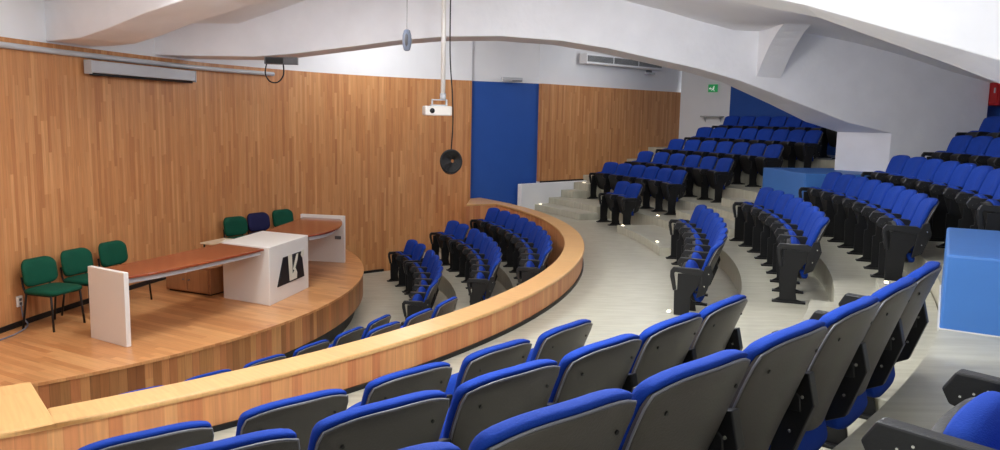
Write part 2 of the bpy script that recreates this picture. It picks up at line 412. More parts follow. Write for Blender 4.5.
# white column and end wall
wd = (Vector((PW.x, PW.y))-WB)
m = MB(); ribbon(m, seg2(WB, Vector((PW.x, PW.y))), 1.0, 4.6, .2); struct(m.build('wall_end', WHITE))
q = WB - d_*.0; e1 = wd.normalized()
m = MB(); m.prism([tuple(WB-d_*.02+nn*.0), tuple(WB+nn*.12), tuple(WB+e1*.34+nn*.12), tuple(WB+e1*.34)], 1.4, 4.9); struct(m.build('trim_2', WHITE))
m = MB(); pts = [polar(16.1, 31.4-1.2*i) for i in range(0, 65)]; ribbon(m, [(p.x, p.y) for p in pts], .5, 4.6, .2); struct(m.build('wall_back', BLUEW))

# ------------------------------------------------------------------ ceiling shell
PROF = [(.3, 4.0), (2.5, 4.0), (3.6, 4.0), (4.4, 4.02), (5.4, 4.40), (6.5, 4.66), (7.4, 4.74), (8.2, 4.76), (9.0, 4.69), (9.9, 4.53), (10.5, 4.41), (11.07, 4.27), (11.62, 4.15), (12.05, 4.15), (12.8, 4.14), (13.5, 4.03), (14.3, 3.86), (15.1, 3.64), (16.3, 3.36)]
PROF2 = PROF[:9]+[(9.9, 4.62), (11, 4.6), (13, 4.58), (16.3, 4.55)]
for nm, ta, tb, PF in (('ceiling', -66, 5.65, PROF), ('ceiling_far', 5.65, 62, PROF2)):
    m = MB(); nT = int((tb-ta)/3)+1; T = [ta+(tb-ta)*i/nT for i in range(nT+1)]
    for i in range(len(T)-1):
        for (ra, za), (rb, zb) in zip(PF[:-1], PF[1:]):
            a = [polar(ra, T[i], za), polar(rb, T[i], zb), polar(rb, T[i+1], zb), polar(ra, T[i+1], za)]
            b = [p+Vector((0, 0, .25)) for p in a]
            m.add(a+b, [(3, 2, 1, 0), (4, 5, 6, 7)])
    struct(m.build(nm, WHITE, smooth=True))
def zceil(r):
    for (ra, za), (rb, zb) in zip(PROF[:-1], PROF[1:]):
        if ra <= r <= rb: return za+(zb-za)*(r-ra)/(rb-ra)
    return 4.0

# ------------------------------------------------------------------ arched beams
BP = [(2.6, 3.56), (3.8, 3.56), (4.6, 3.57), (5.1, 3.62), (5.9, 3.74), (6.65, 3.86), (7.3, 3.93), (8.1, 3.96), (9.0, 3.92), (9.7, 3.83), (10.35, 3.71), (11.1, 3.57), (11.75, 3.41), (12.7, 3.09), (13.5, 2.82), (14.22, 2.67)]
def beam(name, th, w, prof, zbase, label):
    t = R(th); u = Vector((math.cos(t), math.sin(t), 0)); n = Vector((-u.y, u.x, 0)); C0 = Vector((CX, CY, 0))
    out = prof + [(14.22, zbase), (15.78, zbase)]
    tops = [(15.78, 3.62), (14.3, 4.0), (12.8, 4.3), (11.6, 4.3), (9.9, 4.68), (8.2, 4.9), (6.5, 4.8), (4.4, 4.3), (2.6, 4.1)]
    m = MB(); poly = out + tops
    # strips so that the curved underside shades well
    def ztop(r):
        q = sorted(tops)
        for (ra, za), (rb, zb) in zip(q[:-1], q[1:]):
            if ra <= r <= rb: return za+(zb-za)*(r-ra)/(rb-ra)
        return q[-1][1]
    P = prof + [(14.2201, zbase), (15.78, zbase)]
    for (ra, za), (rb, zb) in zip(P[:-1], P[1:]):
        if rb-ra < .001:
            m.add([C0+u*(ra if o_ < 0 else 13.72)+n*o_+Vector((0, 0, z)) for o_, z in ((-w/2, za), (w/2, za), (w/2, zb), (-w/2, zb))], [(0, 1, 2, 3)]); continue
        vs = []
        for o_ in (-w/2, w/2):
            for (r_, z_) in ((ra, za), (rb, zb)):
                if o_ > 0 and 12.0 < r_ < 15: r_ = 12.0+(r_-12.0)*(1.72/2.22)
                vs.append(C0+u*r_+n*o_+Vector((0, 0, z_))); vs.append(C0+u*r_+n*o_+Vector((0, 0, ztop(r_))))
        m.add(vs, [(0, 2, 3, 1), (4, 5, 7, 6), (0, 4, 6, 2), (1, 3, 7, 5)])
    a, b = P[-1], P[0]
    m.add([C0+u*a[0]+n*o_+Vector((0, 0, z)) for o_, z in ((-w/2, a[1]), (w/2, a[1]), (w/2, ztop(a[0])), (-w/2, ztop(a[0])))], [(0, 1, 2, 3)])
    m.add([C0+u*b[0]+n*o_+Vector((0, 0, z)) for o_, z in ((-w/2, b[1]), (w/2, b[1]), (w/2, ztop(b[0])), (-w/2, ztop(b[0])))], [(0, 1, 2, 3)])
    o = m.build(name, WHITE2, bevel=.012)
    o['label'] = label; o['category'] = 'beam'
    return o
# plinth pocket: the beam's far leg lands at radius 13.7 - 14.2
BA = BP[:-1] + [(13.72, 2.76), (14.22, 2.67)]
beam('arched_beam', 5.65, .70, BP, 2.05, 'white arched concrete beam landing on the far blue block')
BB = [(2.6, 3.56), (3.6, 3.55), (4.1, 3.565), (4.6, 3.65), (5.2, 3.78), (6.05, 3.92)]+[(r, z+(.13 if r > 10 else .09)) for r, z in BP if r > 6.5]
beam('arched_beam', -29.25, .70, BB, 2.05, 'white arched concrete beam crossing the top right corner, nearest the viewer')

# ring rib with curved haunches between the beams
def rib(r0, r1, t0, t1, zface, zmid, hang):
    """ring beam; underside is high in the middle and drops in a quarter curve at both ends"""
    m = MB(); n = 44
    for i in range(n):
        q = []
        for k in (i, i+1):
            t = t0+(t1-t0)*k/n; dd = min(k, n-k)/n*abs(t1-t0)   # degrees from nearest end
            x = min(dd/hang, 1.); z = zface+(zmid-zface)*(1-(1-x)**2.1)
            q.append((t, z))
        (ta, za), (tb, zb) = q; zt = zceil((r0+r1)/2)+.12
        vs = [polar(r0, ta, za), polar(r1, ta, za), polar(r1, tb, zb), polar(r0, tb, zb), polar(r0, ta, zt), polar(r1, ta, zt), polar(r1, tb, zt), polar(r0, tb, zt)]
        m.add(vs, [(3, 2, 1, 0), (1, 2, 6, 5), (3, 0, 4, 7), (4, 5, 6, 7)])
    return m
wa = math.degrees(.34/12.2)
m = rib(12.0, 12.38, -29.25+wa, 5.65-wa, 3.46, 4.19, 6.2); struct(m.build('trim_3', WHITE2))

# ------------------------------------------------------------------ blue blocks in the aisles
def block(t0, t1, z0, z1, label):
    b = MB(); pts = [polar(12.70, t0), polar(12.70, t1), polar(16.0, t1), polar(16.0, t0)]
    b.prism([(p.x, p.y) for p in pts], z0, z1); o = b.build('blue_block', BLUEB, bevel=.015)
    b = MB(); q = [polar(12.69, t0-.05), polar(12.69, t1+.05), polar(16.0, t1+.05), polar(16.0, t0-.05)]; b.prism([(p.x, p.y) for p in q], z0+.05, z0+.065); b.build('base_line', LAM, o)
    return tag(o, label, 'block')
block(2.3, 9.0, 1.30, 2.05, 'blue painted block at the foot of the far arched beam')
block(-32.5, -26.0, 1.55, 2.05, 'large blue painted block at the right edge, behind the near seats')

# ------------------------------------------------------------------ auditorium seat
HB = .80
def seat_proto():
    e = empty('auditorium_seat', (0, 0, 0))
    # u across, v up, slight recline and wrap towards the sitter
    def outline(u, v, hw, z0, z1, yb, yt, dy, crown=.030):
        a = 2*u-1
        w = hw*(.82+.18*math.sin(min(v*1.35, 1)*PI/2)) if v < .86 else hw*(1-.045*((v-.86)/.14)**3)
        z = z0+(z1-z0)*v - crown*abs(a)**3*max(0, (v-.5)*2)**2 + (.05*abs(a)**2.4)*(1-v)**4
        y = yb+(yt-yb)*v**1.12 - .038*a*a + dy
        return Vector((a*w, y, z))
    m = MB()
    m.grid(lambda u, v: outline(u, v, .228, .335, HB-.020, .325, .475, -.006), lambda u, v: outline(u, v, .228, .335, HB-.020, .325, .475, .018), 10, 10)
    sh = kid(e, m.build('back_shell', SHELL, e, smooth=True, bevel=.004))
    mid = lambda u, v: outline(u, v, .230, .335, HB-.018, .325, .475, .012)
    pth = [mid(0, k/10) for k in range(5, 11)]+[mid(k/10, 1) for k in range(1, 10)]+[mid(1, 1-k/10) for k in range(0, 6)]
    m = MB(); m.tube(pth, .0035, 6); kid(e, m.build('edge_piping', PIPE, e, smooth=True))
    for a in (-.7, .7):
        m = MB(); c = outline(.5+a/2, .82, .228, .335, HB-.020, .325, .475, .019)
        m.tube([c, c+Vector((0, .004, -.001))], .006, 8); kid(e, m.build('screw', STEEL, e))
    def bul(u, v): return (1-abs(2*u-1)**6)*(1-abs(2*v-1)**6)
    m = MB()
    m.grid(lambda u, v: outline(u, v, .232, .33, HB, .337, .475, -.040-.026*bul(u, v)), lambda u, v: outline(u, v, .232, .33, HB, .337, .475, -.004+(.020*max(0, v-.88)/.12)), 12, 14)
    kid(e, m.build('back_cushion', FAB, e, smooth=True, bevel=.016))
    # folded seat pan, nearly upright behind the arm fronts
    def pan(u, v, d, g=0, gt=0):
        a = 2*u-1; b = 2*v-1
        x = a*(.208-g)*(1-.12*abs(b)**4*(1 if b > 0 else .5)); z = .400+b*(.190-g)-gt*v-.03*abs(a)**3*(1 if b > 0 else -1)*abs(b)**3
        return Vector((x, .230-.060*b+d, z))
    m = MB()
    m.grid(lambda u, v: pan(u, v, -.022), lambda u, v: pan(u, v, .030+.028*bul(u, v)), 12, 10)
    pn = kid(e, m.build('seat_pan', FAB, e, smooth=True, bevel=.014))
    m = MB(); m.grid(lambda u, v: pan(u, v, -.050-.02*bul(u, v), .0, .028), lambda u, v: pan(u, v, -.018, -.004, .020), 10, 8)
    ps = m.build('pan_shell', BLKP, pn, smooth=True, bevel=.005); kid(pn, ps)
    m = MB(); m.tube([(-.235, .27, .33), (.235, .27, .33)], .012, 8); kid(e, m.build('hinge_bar', STEEL, e, smooth=True))
    return e
def standard(parent, x, loop):
    """steel side frame with armrest, at local x"""
    fn = lambda a, b, d: Vector((x+d, a, b))
    m = MB()
    m.extr([(.03, .0), (.30, .0), (.30, .018), (.235, .035), (.22, .12), (.235, .30), (.33, .45), (.36, .52), (.10, .50), (.10, .345), (.072, .335), (.08, .05), (.03, .02)], -.010, .010, fn)
    m.box((x, .165, .009), (.075, .30, .018))
    lg = kid(parent, m.build('side_leg', STEEL, parent, bevel=.003))
    m = MB()
    if loop: m.extr([(.03, .525), (.055, .562), (.30, .562), (.38, .52), (.39, .475), (.33, .49), (.075, .515), (.065, .50), (.092, .345), (.062, .335), (.03, .47)], -.020, .020, fn)
    else: m.extr([(.025, .525), (.055, .578), (.30, .572), (.38, .52), (.385, .47), (.30, .465), (.10, .475), (.045, .487)], -.024, .024, fn)
    ar = kid(parent, m.build('armrest', ARM, parent, bevel=.006))
    if not loop:
        for (a, b) in ((.07, .515), (.10, .530), (.13, .545)):
            m = MB(); m.tube([(x-.0255, a, b), (x+.0255, a, b)],   .0035, 6); kid(ar, m.build('screw', SCREW, ar))
    m = MB(); m.extr([(.28, .28), (.36, .32), (.425, .50), (.40, .60), (.35, .585), (.31, .48)], -.021, .021, fn); hc = kid(parent, m.build('hinge_cover', STEEL, parent, bevel=.004))
    for (a, b) in ((.35, .40), (.385, .52)):
        m = MB(); m.tube([(x-.0235, a, b), (x+.0235, a, b)], .006, 8); kid(hc, m.build('screw', SCREW, hc))

PROTOS = {}
for key, left, right in (('mid', False, None), ('first', True, None), ('last', False, True), ('near', False, False)):
    q_ = seat_proto(); standard(q_, -.250, left)
    if right is not None: standard(q_, .250, right)
    PROTOS[key] = q_
ORD = ['first', 'second', 'third', 'fourth', 'fifth', 'sixth', 'seventh', 'eighth', 'ninth', 'tenth', 'eleventh', 'twelfth']
used = set()
def seat_at(rt, th, z, last, label, group, sz=1., sx=1.):
    src = PROTOS[last]
    if last in used: o = copy_tree(src)
    else: o = src; used.add(last)
    # local +Y is radial outwards
    o.location = polar(rt-.475, th, z); o.scale = (sx, 1, sz); o.rotation_euler = (0, 0, R(th-90))
    tag(o, label, 'seat', group)
    return o
def row(block_name, rowname, rt, z, th0, pitch, n, endname, group, sz=1., gap=(99, 0)):
    for i in range(n):
        lab = f'blue tip-up seat, {ORD[i]} from {endname} end, {rowname} row of {block_name}'
        seat_at(rt, th0-pitch*i-(gap[1] if i >= gap[0] else 0), z, 'near' if (sz > 1 and i == n-1) else 'last' if (i == n-1 or i == gap[0]-1) else 'first' if (i in (0, gap[0]) and sz == 1) else 'mid', lab, group, sz, min(1., R(pitch)*(rt-.2)/.50))
G = 'blue auditorium seats of the near block'
row('near block', 'front', 11.10, ZF[0], -39.5, 2.96, 5, 'aisle', G, 1.01)
row('near block', 'second', 11.98, ZF[1], -39.2, 2.48, 6, 'aisle', G, 1.04)
row('near block', 'third', 12.79, ZF[2], -38.25, 2.24, 7, 'aisle', G, 1.05)
seat_at(13.63, -46.3, ZF[3], 'near', 'blue tip-up seat with folded pan at the bottom right corner, closest to the viewer', G, .96)
G = 'blue auditorium seats of the middle block'
row('middle block', 'front', 10.97, ZF[0], -2.6, 2.56, 8, 'far', G)
row('middle block', 'second', 11.90, ZF[1], -1.7, 2.45, 8, 'far', G)
row('middle block', 'third', 12.78, ZF[2], -2.1, 2.15, 9, 'far', G)
row('middle block', 'fourth', 13.40, ZF[3], -4.6, 2.17, 9, 'far', G)
row('middle block', 'fifth', 14.26, ZF[4], -3.6, 2.03, 7, 'far', G)
row('middle block', 'rear', 15.1, ZF[5], -.5, 1.95, 6, 'far', G)
G = 'blue auditorium seats of the far block'
row('far block', 'short front', 11.10, ZF[0], 18.8, 2.6, 2, 'left', G)
row('far block', 'second', 11.97, ZF[1], 28.2, 2.42, 6, 'left', G)
row('far block', 'third', 12.79, ZF[2], 27.6, 2.50, 6, 'left', G)
row('far block', 'fourth', 13.60, ZF[3], 27.4, 2.27, 7, 'left', G)
row('far block', 'fifth', 14.42, ZF[4], 27.6, 1.95, 8, 'left', G)
row('far block', 'rear', 15.22, ZF[5], 27.6, 1.85, 8, 'left', G)
G = 'blue auditorium seats between stage and parapet'
row('stage group', 'first', RO[0], ZO[0], 25.7, 4.0, 8, 'wall', G, gap=(2, 1.6))
row('stage group', 'second', RO[1], ZO[1], 26.6, 3.55, 9, 'wall', G, gap=(2, 1.0))
row('stage group', 'parapet-side', RO[2], ZO[2], 24.6, 3.35, 10, 'wall', G)
G = 'blue auditorium seats in front of the stage behind the near parapet'
row('seats half hidden by near parapet', 'first', RO[0], ZO[0], -20.4, 4.75, 6, 'aisle', G)
row('seats half hidden by near parapet', 'second', RO[1], ZO[1], -20.9, 4.3, 3, 'aisle', G)

# ------------------------------------------------------------------ green visitor chairs
def rrect(hw, hh, r, n=5):
    out = []
    for cx, cy, a0 in ((hw-r, hh-r, 0), (-hw+r, hh-r, 90), (-hw+r, -hh+r, 180), (hw-r, -hh+r, 270)):
        for k in range(n+1): a = R(a0+90*k/n); out.append((cx+r*math.cos(a), cy+r*math.sin(a)))
    return out
def pad(m, outline, fn, layers):
    """stack of scaled outlines -> soft pad. layers: (scale, depth)"""
    n = len(outline); vs = []; fs = []
    for sc, d in layers: vs += [fn(a*sc, b*sc, d) for a, b in outline]
    for j in range(len(layers)-1):
        for i in range(n): fs.append((j*n+i, j*n+(i+1) % n, (j+1)*n+(i+1) % n, (j+1)*n+i))
    fs += [tuple(range(n-1, -1, -1)), tuple((len(layers)-1)*n+i for i in range(n))]
    m.add(vs, fs)
def visitor_chair(fab):
    e = empty('visitor_chair', (0, 0, 0))      # front is -Y
    m = MB(); pad(m, rrect(.235, .225, .10), lambda a, b, d: Vector((a, b-.0, .43+d)), [(.90, 0), (.98, .012), (1, .03), (.97, .05), (.86, .062), (.5, .068)])
    kid(e, m.build('seat', fab, e, smooth=True))
    m = MB(); pad(m, rrect(.225, .165, .10), lambda a, b, d: Vector((a, .225+b*.14+d-.05*(a/.225)**2, .665+b)), [(.9, .03), (1, .02), (1, 0), (.96, -.02), (.8, -.032), (.4, -.036)])
    kid(e, m.build('backrest', fab, e, smooth=True))
    for sx in (-1, 1):
        m = MB(); m.tube([(sx*.215, -.19, 0), (sx*.20, -.16, .42), (sx*.20, -.13, .425)], .012, 8); kid(e, m.build('leg', BLACK, e, smooth=True))
        m = MB(); m.tube([(sx*.215, .235, 0), (sx*.20, .18, .42), (sx*.17, .25, .50), (sx*.17, .262, .62)], .012, 8); kid(e, m.build('leg', BLACK, e, smooth=True))
    m = MB(); m.tube([(-.20, -.16, .425), (-.20, .18, .425), (.20, .18, .425), (.20, -.16, .425)], .011, 8, closed=True); kid(e, m.build('seat_frame', BLACK, e, smooth=True))
    return e
gch = visitor_chair(GREEN); nch = visitor_chair(NAVY)
spots = [(-4.98, 8.66, 74, 0, 'green fabric visitor chair at the left end of the stage wall, nearest the wall socket'),
         (-4.88, 9.26, 74, 0, 'green fabric visitor chair second from the left, half behind the desk end panel'),
         (-4.74, 9.86, 74, 0, 'green fabric visitor chair third from the left, behind the left desk wing'),
         (-4.10, 12.50, 58, 0, 'green fabric visitor chair left of the navy one behind the white podium'),
         (-3.90, 13.06, 58, 1, 'navy fabric visitor chair between two green chairs behind the white podium'),
         (-3.64, 13.60, 58, 0, 'green fabric visitor chair right of the navy one, by the right desk wing')]
first = True
for x, y, a, k, lab in spots:
    if k: o = nch
    elif first: o = gch; first = False
    else: o = copy_tree(gch)
    o.location = (x, y, ZS); o.rotation_euler = (0, 0, R(a)); o.scale = (1, 1, .92); tag(o, lab, 'chair', 'visitor chairs along the stage wall')

# ------------------------------------------------------------------ desk
dk = empty('panel_desk', (-3.3, 10.4, ZS))
def dpart(m, name, mt, par=None, bevel=.006):
    o = m.build(name, mt, bevel=bevel); par = par or dk; o.parent = par
    w = par
    off_ = Vector((0, 0, 0))
    while w is not None: off_ += Vector(w.location); w = w.parent
    o.location = -off_
    return o
ZT = 1.09
# left end panel
a, b = Vector((-4.36, 8.22)), Vector((-3.82, 7.89)); t = (b-a).normalized(); nrm = Vector((-t.y, t.x))
m = MB(); m.prism([tuple(a), tuple(b), tuple(b+nrm*.055), tuple(a+nrm*.055)], ZS, ZT+.045)
lp = dpart(m, 'end_panel', LAM)
# left wing
front = [(-3.80, 7.95), (-3.62, 8.22), (-3.44, 8.58), (-3.27, 9.0), (-3.11, 9.40), (-2.96, 9.80)]
back = [(-4.30, 8.28), (-4.17, 8.60), (-4.03, 8.95), (-3.88, 9.35), (-3.75, 9.75), (-3.64, 10.16)]
F1 = catmull(front, 5); B1 = catmull(back, 5)
m = MB(); m.prism([tuple(p) for p in F1]+[tuple(p) for p in reversed(B1)], ZT-.028, ZT); dpart(m, 'desktop', CHERRY)
m = MB(); ribbon(m, [(p[0]-.045, p[1]+.012) for p in F1], ZT-.085, ZT-.028, .02); dpart(m, 'apron', GREY)
# podium
pc = [Vector((-3.62, 10.18)), Vector((-2.90, 9.80)), Vector((-2.68, 10.92)), Vector((-3.42, 11.26))]
m = MB(); m.prism([tuple(p) for p in pc], ZS, ZT+.012); pod = dpart(m, 'podium', LAM)
# logo on the front face (between pc[1] and pc[2])
ft = (pc[2]-pc[1]); L_ = ft.length; ft = ft.normalized(); fn_ = Vector((ft.y, -ft.x))
def onface(a, b, d): p = pc[1]+ft*a+fn_*d; return Vector((p.x, p.y, ZS+b))
m = MB(); m.extr([(.20, .20), (.98, .20), (.90, .56), (.37, .56)], .001, .014, onface); lg = dpart(m, 'emblem', BLACK, pod, 0)
EMW = mat('emblem_cream', s(214, 212, 196), .5)
m = MB()
m.extr([(.53, .22), (.62, .22), (.60, .57), (.49, .57)], .014, .018, onface)
m.extr([(.62, .22), (.74, .22), (.75, .30), (.70, .37), (.66, .33), (.62, .30)], .014, .018, onface)
m.extr([(.63, .36), (.67, .34), (.76, .46), (.79, .55), (.74, .55)], .014, .018, onface)
m.extr([(.90, .48), (.97, .50), (.96, .58), (.90, .57), (.87, .52)], .014, .018, onface)
dpart(m, 'emblem_mark', EMW, pod, 0)
# right wing
FR = catmull([(-2.72, 10.95), (-2.53, 11.30), (-2.46, 11.7), (-2.46, 12.1), (-2.52, 12.5), (-2.62, 12.84)], 5)
BR = catmull([(-3.40, 11.35), (-3.38, 11.7), (-3.34, 12.1), (-3.30, 12.5), (-3.27, 12.98)], 5)
m = MB(); m.prism([tuple(p) for p in FR]+[tuple(p) for p in reversed(BR)], ZT-.028, ZT); dpart(m, 'desktop', CHERRY)
m = MB(); ribbon(m, [(p[0]-.05, p[1]) for p in FR[2:]], ZT-.085, ZT-.028, .02); dpart(m, 'apron', GREY)
a, b = Vector((-3.32, 13.02)), Vector((-2.56, 12.86)); t = (b-a).normalized(); nrm = Vector((-t.y, t.x))
m = MB(); m.prism([tuple(a), tuple(b), tuple(b+nrm*.055), tuple(a+nrm*.055)], ZS, ZT+.045); rp_ = dpart(m, 'end_panel', LAM)
m = MB(); c = (a+(b-a)*.86); m.box((c.x, c.y-.012, ZS+.42), (.10, .03, .05), Matrix.Rotation(math.atan2(t.y, t.x), 3, 'Z')); dpart(m, 'recessed_handle', DGREY, rp_, .003)
tag(dk, 'long curved presenters desk with cherry tops, white podium and white end panels', 'desk')

# brown cabinet and small side table behind the desk
e = empty('low_cabinet', (-4.10, 10.60, ZS), R(-24)); e.scale = (1, 1, .72)
m = MB(); m.box((0, 0, .27), (.80, .40, .48)); m.build('carcass', CRATE, e, bevel=.008)
m = MB(); m.box((-.19, -.21, .27), (.36, .02, .42)); d1 = m.build('door', CRATE, e, bevel=.005)
m = MB(); m.box((.19, -.21, .27), (.36, .02, .42)); d2 = m.build('door', CRATE, e, bevel=.005)
m = MB(); m.tube([(-.05, -.225, .27), (-.05, -.245, .27)], .012, 8); m.build('knob', DGREY, d1)
m = MB(); m.tube([(.05, -.225, .27), (.05, -.245, .27)], .012, 8); m.build('knob', DGREY, d2)
m = MB(); m.box((0, 0, .52), (.84, .44, .02)); m.build('top', CRATE, e, bevel=.004)
m = MB(); m.box((0, .01, .015), (.74, .36, .03)); m.build('plinth', BLACK, e)
tag(e, 'brown wooden low cabinet on the stage behind the left desk wing', 'cabinet')
e = empty('side_table', (-3.84, 11.10, ZS), R(-20)); e.scale = (1, 1, .86)
m = MB(); m.box((0, 0, .69), (.62, .5, .025)); m.build('table_top', BEIGE, e, bevel=.005)
for sx in (-1, 1):
    for sy in (-1, 1):
        m = MB(); m.tube([(sx*.27, sy*.21, 0), (sx*.27, sy*.21, .678)], .013, 8); m.build('leg', BLACK, e, smooth=True)
tag(e, 'small beige topped side table behind the white podium', 'table')
m = MB()
for k in range(3): m.box((0, 0, .003+.006*k), (.30-.02*k, .22, .005), Matrix.Rotation(R(6*k-8), 3, 'Z'))
o = m.build('paper_stack', PAPER); o.location = (-3.80, 11.10, ZS+.6041); tag(o, 'loose white papers lying on the side table behind the podium', 'papers')

# wall socket with cable
k_ = [p for p in W1 if p[1] <= 8.62][-1]; k2_ = [p for p in W1 if p[1] > 8.62][0]; f_ = (8.62-k_[1])/(k2_[1]-k_[1])
e = empty('wall_socket', (k_[0]+(k2_[0]-k_[0])*f_+.004, 8.62, .64), math.atan2(k2_[1]-k_[1], k2_[0]-k_[0]))
m = MB(); m.box((0, -.012, 0), (.08, .024, .12)); m.build('cover_plate', LAM, e, bevel=.004)
m = MB(); m.box((0, -.026, .02), (.035, .006, .03)); m.box((0, -.026, -.025), (.035, .006, .03)); m.build('outlets', DGREY, e)
tag(e, 'white wall socket low on the boarded wall beside the leftmost green chair', 'socket')
m = MB(); pts = catmull([(-5.36, 8.70, .575), (-5.33, 8.66, .46), (-5.27, 8.55, .372), (-5.22, 8.30, .364), (-5.24, 8.0, .364), (-5.30, 7.6, .364)], 6) if 0 else None
def cm3(P, n=6):
    P = [Vector(p) for p in P]; out = []
    for i in range(len(P)-1):
        a = P[max(i-1, 0)]; b = P[i]; c = P[i+1]; d = P[min(i+2, len(P)-1)]
        for k in range(n):
            t = k/n; out.append(.5*((2*b)+(c-a)*t+(2*a-5*b+4*c-d)*t*t+(-a+3*b-3*c+d)*t**3))
    out.append(P[-1]); return out
m = MB(); m.tube(cm3([(-5.335, 8.62, .60), (-5.32, 8.62, .46), (-5.25, 8.58, .378), (-5.20, 8.30, .364), (-5.22, 8.0, .364), (-5.26, 7.6, .364)]), .008, 6)
tag(m.build('power_cable', MGREY, smooth=True), 'grey power cable lying along the foot of the boarded wall', 'cable')

# ------------------------------------------------------------------ projection screen and conduit on the wall
def w1_at(y):
    for p, q in zip(W1[:-1], W1[1:]):
        if p[1] <= y <= q[1]: k = (y-p[1])/(q[1]-p[1]); t = (q-p).normalized(); return Vector((p[0]+(q[0]-p[0])*k, y)), t
m = MB(); pts = []
for k in range(40):
    y = 5.0+(13.6-5.0)*k/39; p, t = w1_at(y); nr = Vector((t.y, -t.x)); q = p+nr*.045; pts.append((q.x, q.y, 3.44))
m.tube(pts, .034, 10); cnd = m.build('wall_conduit', GREY, smooth=True); tag(cnd, 'light grey conduit tube running along the top of the boarded wall', 'conduit')
p0, t0_ = w1_at(9.86); p1, t1_ = w1_at(11.95); mid_ = (p0+p1)/2; L_ = (p1-p0).length; tt = (p1-p0).normalized(); nr = Vector((tt.y, -tt.x))
ps_ = empty('projection_screen', (mid_.x+nr.x*.09, mid_.y+nr.y*.09, 3.235), math.atan2(tt.y, tt.x))
m = MB(); m.box((0, 0, .07), (L_, .10, .15)); m.build('screen_housing', GREY, ps_, bevel=.012)
m = MB(); m.tube([(-L_/2+.02, 0, -.022), (L_/2-.02, 0, -.022)], .016, 8); m.build('bottom_bar', BLACK, ps_, smooth=True)
for sx in (-1, 1):
    m = MB(); m.box((sx*(L_/2+.008), 0, .065), (.018, .11, .17)); m.build('end_cap', GREY, ps_, bevel=.004)
m = MB()
for sx in (-.8, .8): m.box((sx*L_/2, .08, .10), (.04, .03, .10))
m.build('wall_bracket', DGREY, ps_)
tag(ps_, 'retracted white projection screen case with black bottom edge high on the boarded wall', 'projection screen')

# ------------------------------------------------------------------ projector on its pole, cable coil
e = empty('ceiling_projector', (-.90, 11.0, 2.86), R(14))
m = MB(); m.box((0, 0, 0), (.37, .30, .13)); m.build('projector_body', LAM, e, bevel=.018)
m = MB(); m.tube([(-.09, -.13, .0), (-.09, -.155, .0)], .035, 14); m.build('lens', BLACK, e, smooth=True)
m = MB(); m.box((.02, .0, .075), (.22, .16, .02)); m.box((-.07, 0, .11), (.02, .06, .09)); m.box((.13, 0, .11), (.02, .06, .09)); m.box((.03, 0, .15), (.22, .06, .015)); m.build('mount', GREY, e, bevel=.003)
m = MB()
for k in range(6): m.box((.166, -.08+.03*k, 0), (.004, .014, .06))
m.build('vent_slots', DGREY, e)
m = MB(); m.tube([(.08, 0, .15), (.08, 0, zceil(7.4)-2.86+.02)], .032, 12); m.build('drop_pole', LAM, e, smooth=True)
m = MB(); m.tube([(.08, 0, .15), (.08, 0, .24)], .042, 12); m.build('pole_collar', GREY, e, smooth=True)
tag(e, 'white projector hanging under a long white ceiling pole', 'projector')
e = empty('cable_coil', (-.70, 11.0, 2.17), R(10))
for k in range(8):
    m = MB(); rr = .142-.015*k
    m.tube([(math.cos(a)*rr*1.0+.004*k, .012*(k-2)+.008*math.sin(3*a), math.sin(a)*rr*1.08) for a in [2*PI*j/28 for j in range(28)]],   .017, 6, closed=True); m.build('cable_loop', BLACK, e, smooth=True)
m = MB(); m.tube([(math.cos(a)*.13, .03, math.sin(a)*.13-.05) for a in [2*PI*j/28 for j in range(28)]], .006, 6, closed=True); m.build('cable_loop', BLACK, e, smooth=True)
m = MB(); m.tube(cm3([(.0, 0, .13), (.02, 0, .5), (.01, .0, .9), (-.03, 0, 1.5), (-.03, 0, zceil(7.4)-2.17+.01)]), .009, 6); m.build('hanging_cable', BLACK, e, smooth=True)
tag(e, 'coiled black cable hanging from the ceiling below the projector', 'cable')

# small hanging loudspeaker
e = empty('hanging_speaker', (-1.2, 10.0, 3.71))
m = MB(); m.tube([(0, 0, -.13), (0, 0, -.12), (0, 0, -.06), (0, 0, 0), (0, 0, .06), (0, 0, .12), (0, 0, .13)], [.02, .038, .055, .06, .055, .038, .02], 14); m.build('speaker_body', MGREY, e, smooth=True)
m = MB(); m.tube([(0, -.02, -.09), (0, -.065, 0), (0, -.02, .09)], .022, 8); m.build('speaker_grille', DGREY, e, smooth=True)
m = MB(); m.tube([(0, 0, .13), (.0, 0, zceil(7.05)-3.71+.02)], .004, 6); m.build('hanging_wire', DGREY, e)
tag(e, 'small blue-grey oblong loudspeaker hanging on a thin wire from the ceiling', 'speaker')

# dark box and cable loop at the foot of the far beam
t = R(5.65); u_ = Vector((math.cos(t), math.sin(t), 0)); n3 = Vector((-u_.y, u_.x, 0)); bp = Vector((CX, CY, 0))+u_*4.98-n3*.40+Vector((0, 0, 3.52))
e = empty('junction_box', bp, t)
m = MB(); m.box((0, 0, 0), (.46, .09, .10)); m.build('box_body', DGREY, e, bevel=.006)
m = MB(); m.box((-.09, -.05, 0), (.24, .015, .08)); m.build('front_cover', BLACK, e, bevel=.004)
m = MB(); m.tube(cm3([(-.20, -.02, -.04), (-.22, -.03, -.18), (-.16, -.03, -.29), (-.05, -.03, -.30), (.03, -.03, -.20), (.03, -.02, -.04)]), .010, 6); m.build('cable_loop', BLACK, e, smooth=True)
tag(e, 'dark box with a hanging cable loop under the left end of the far beam', 'electrical box')

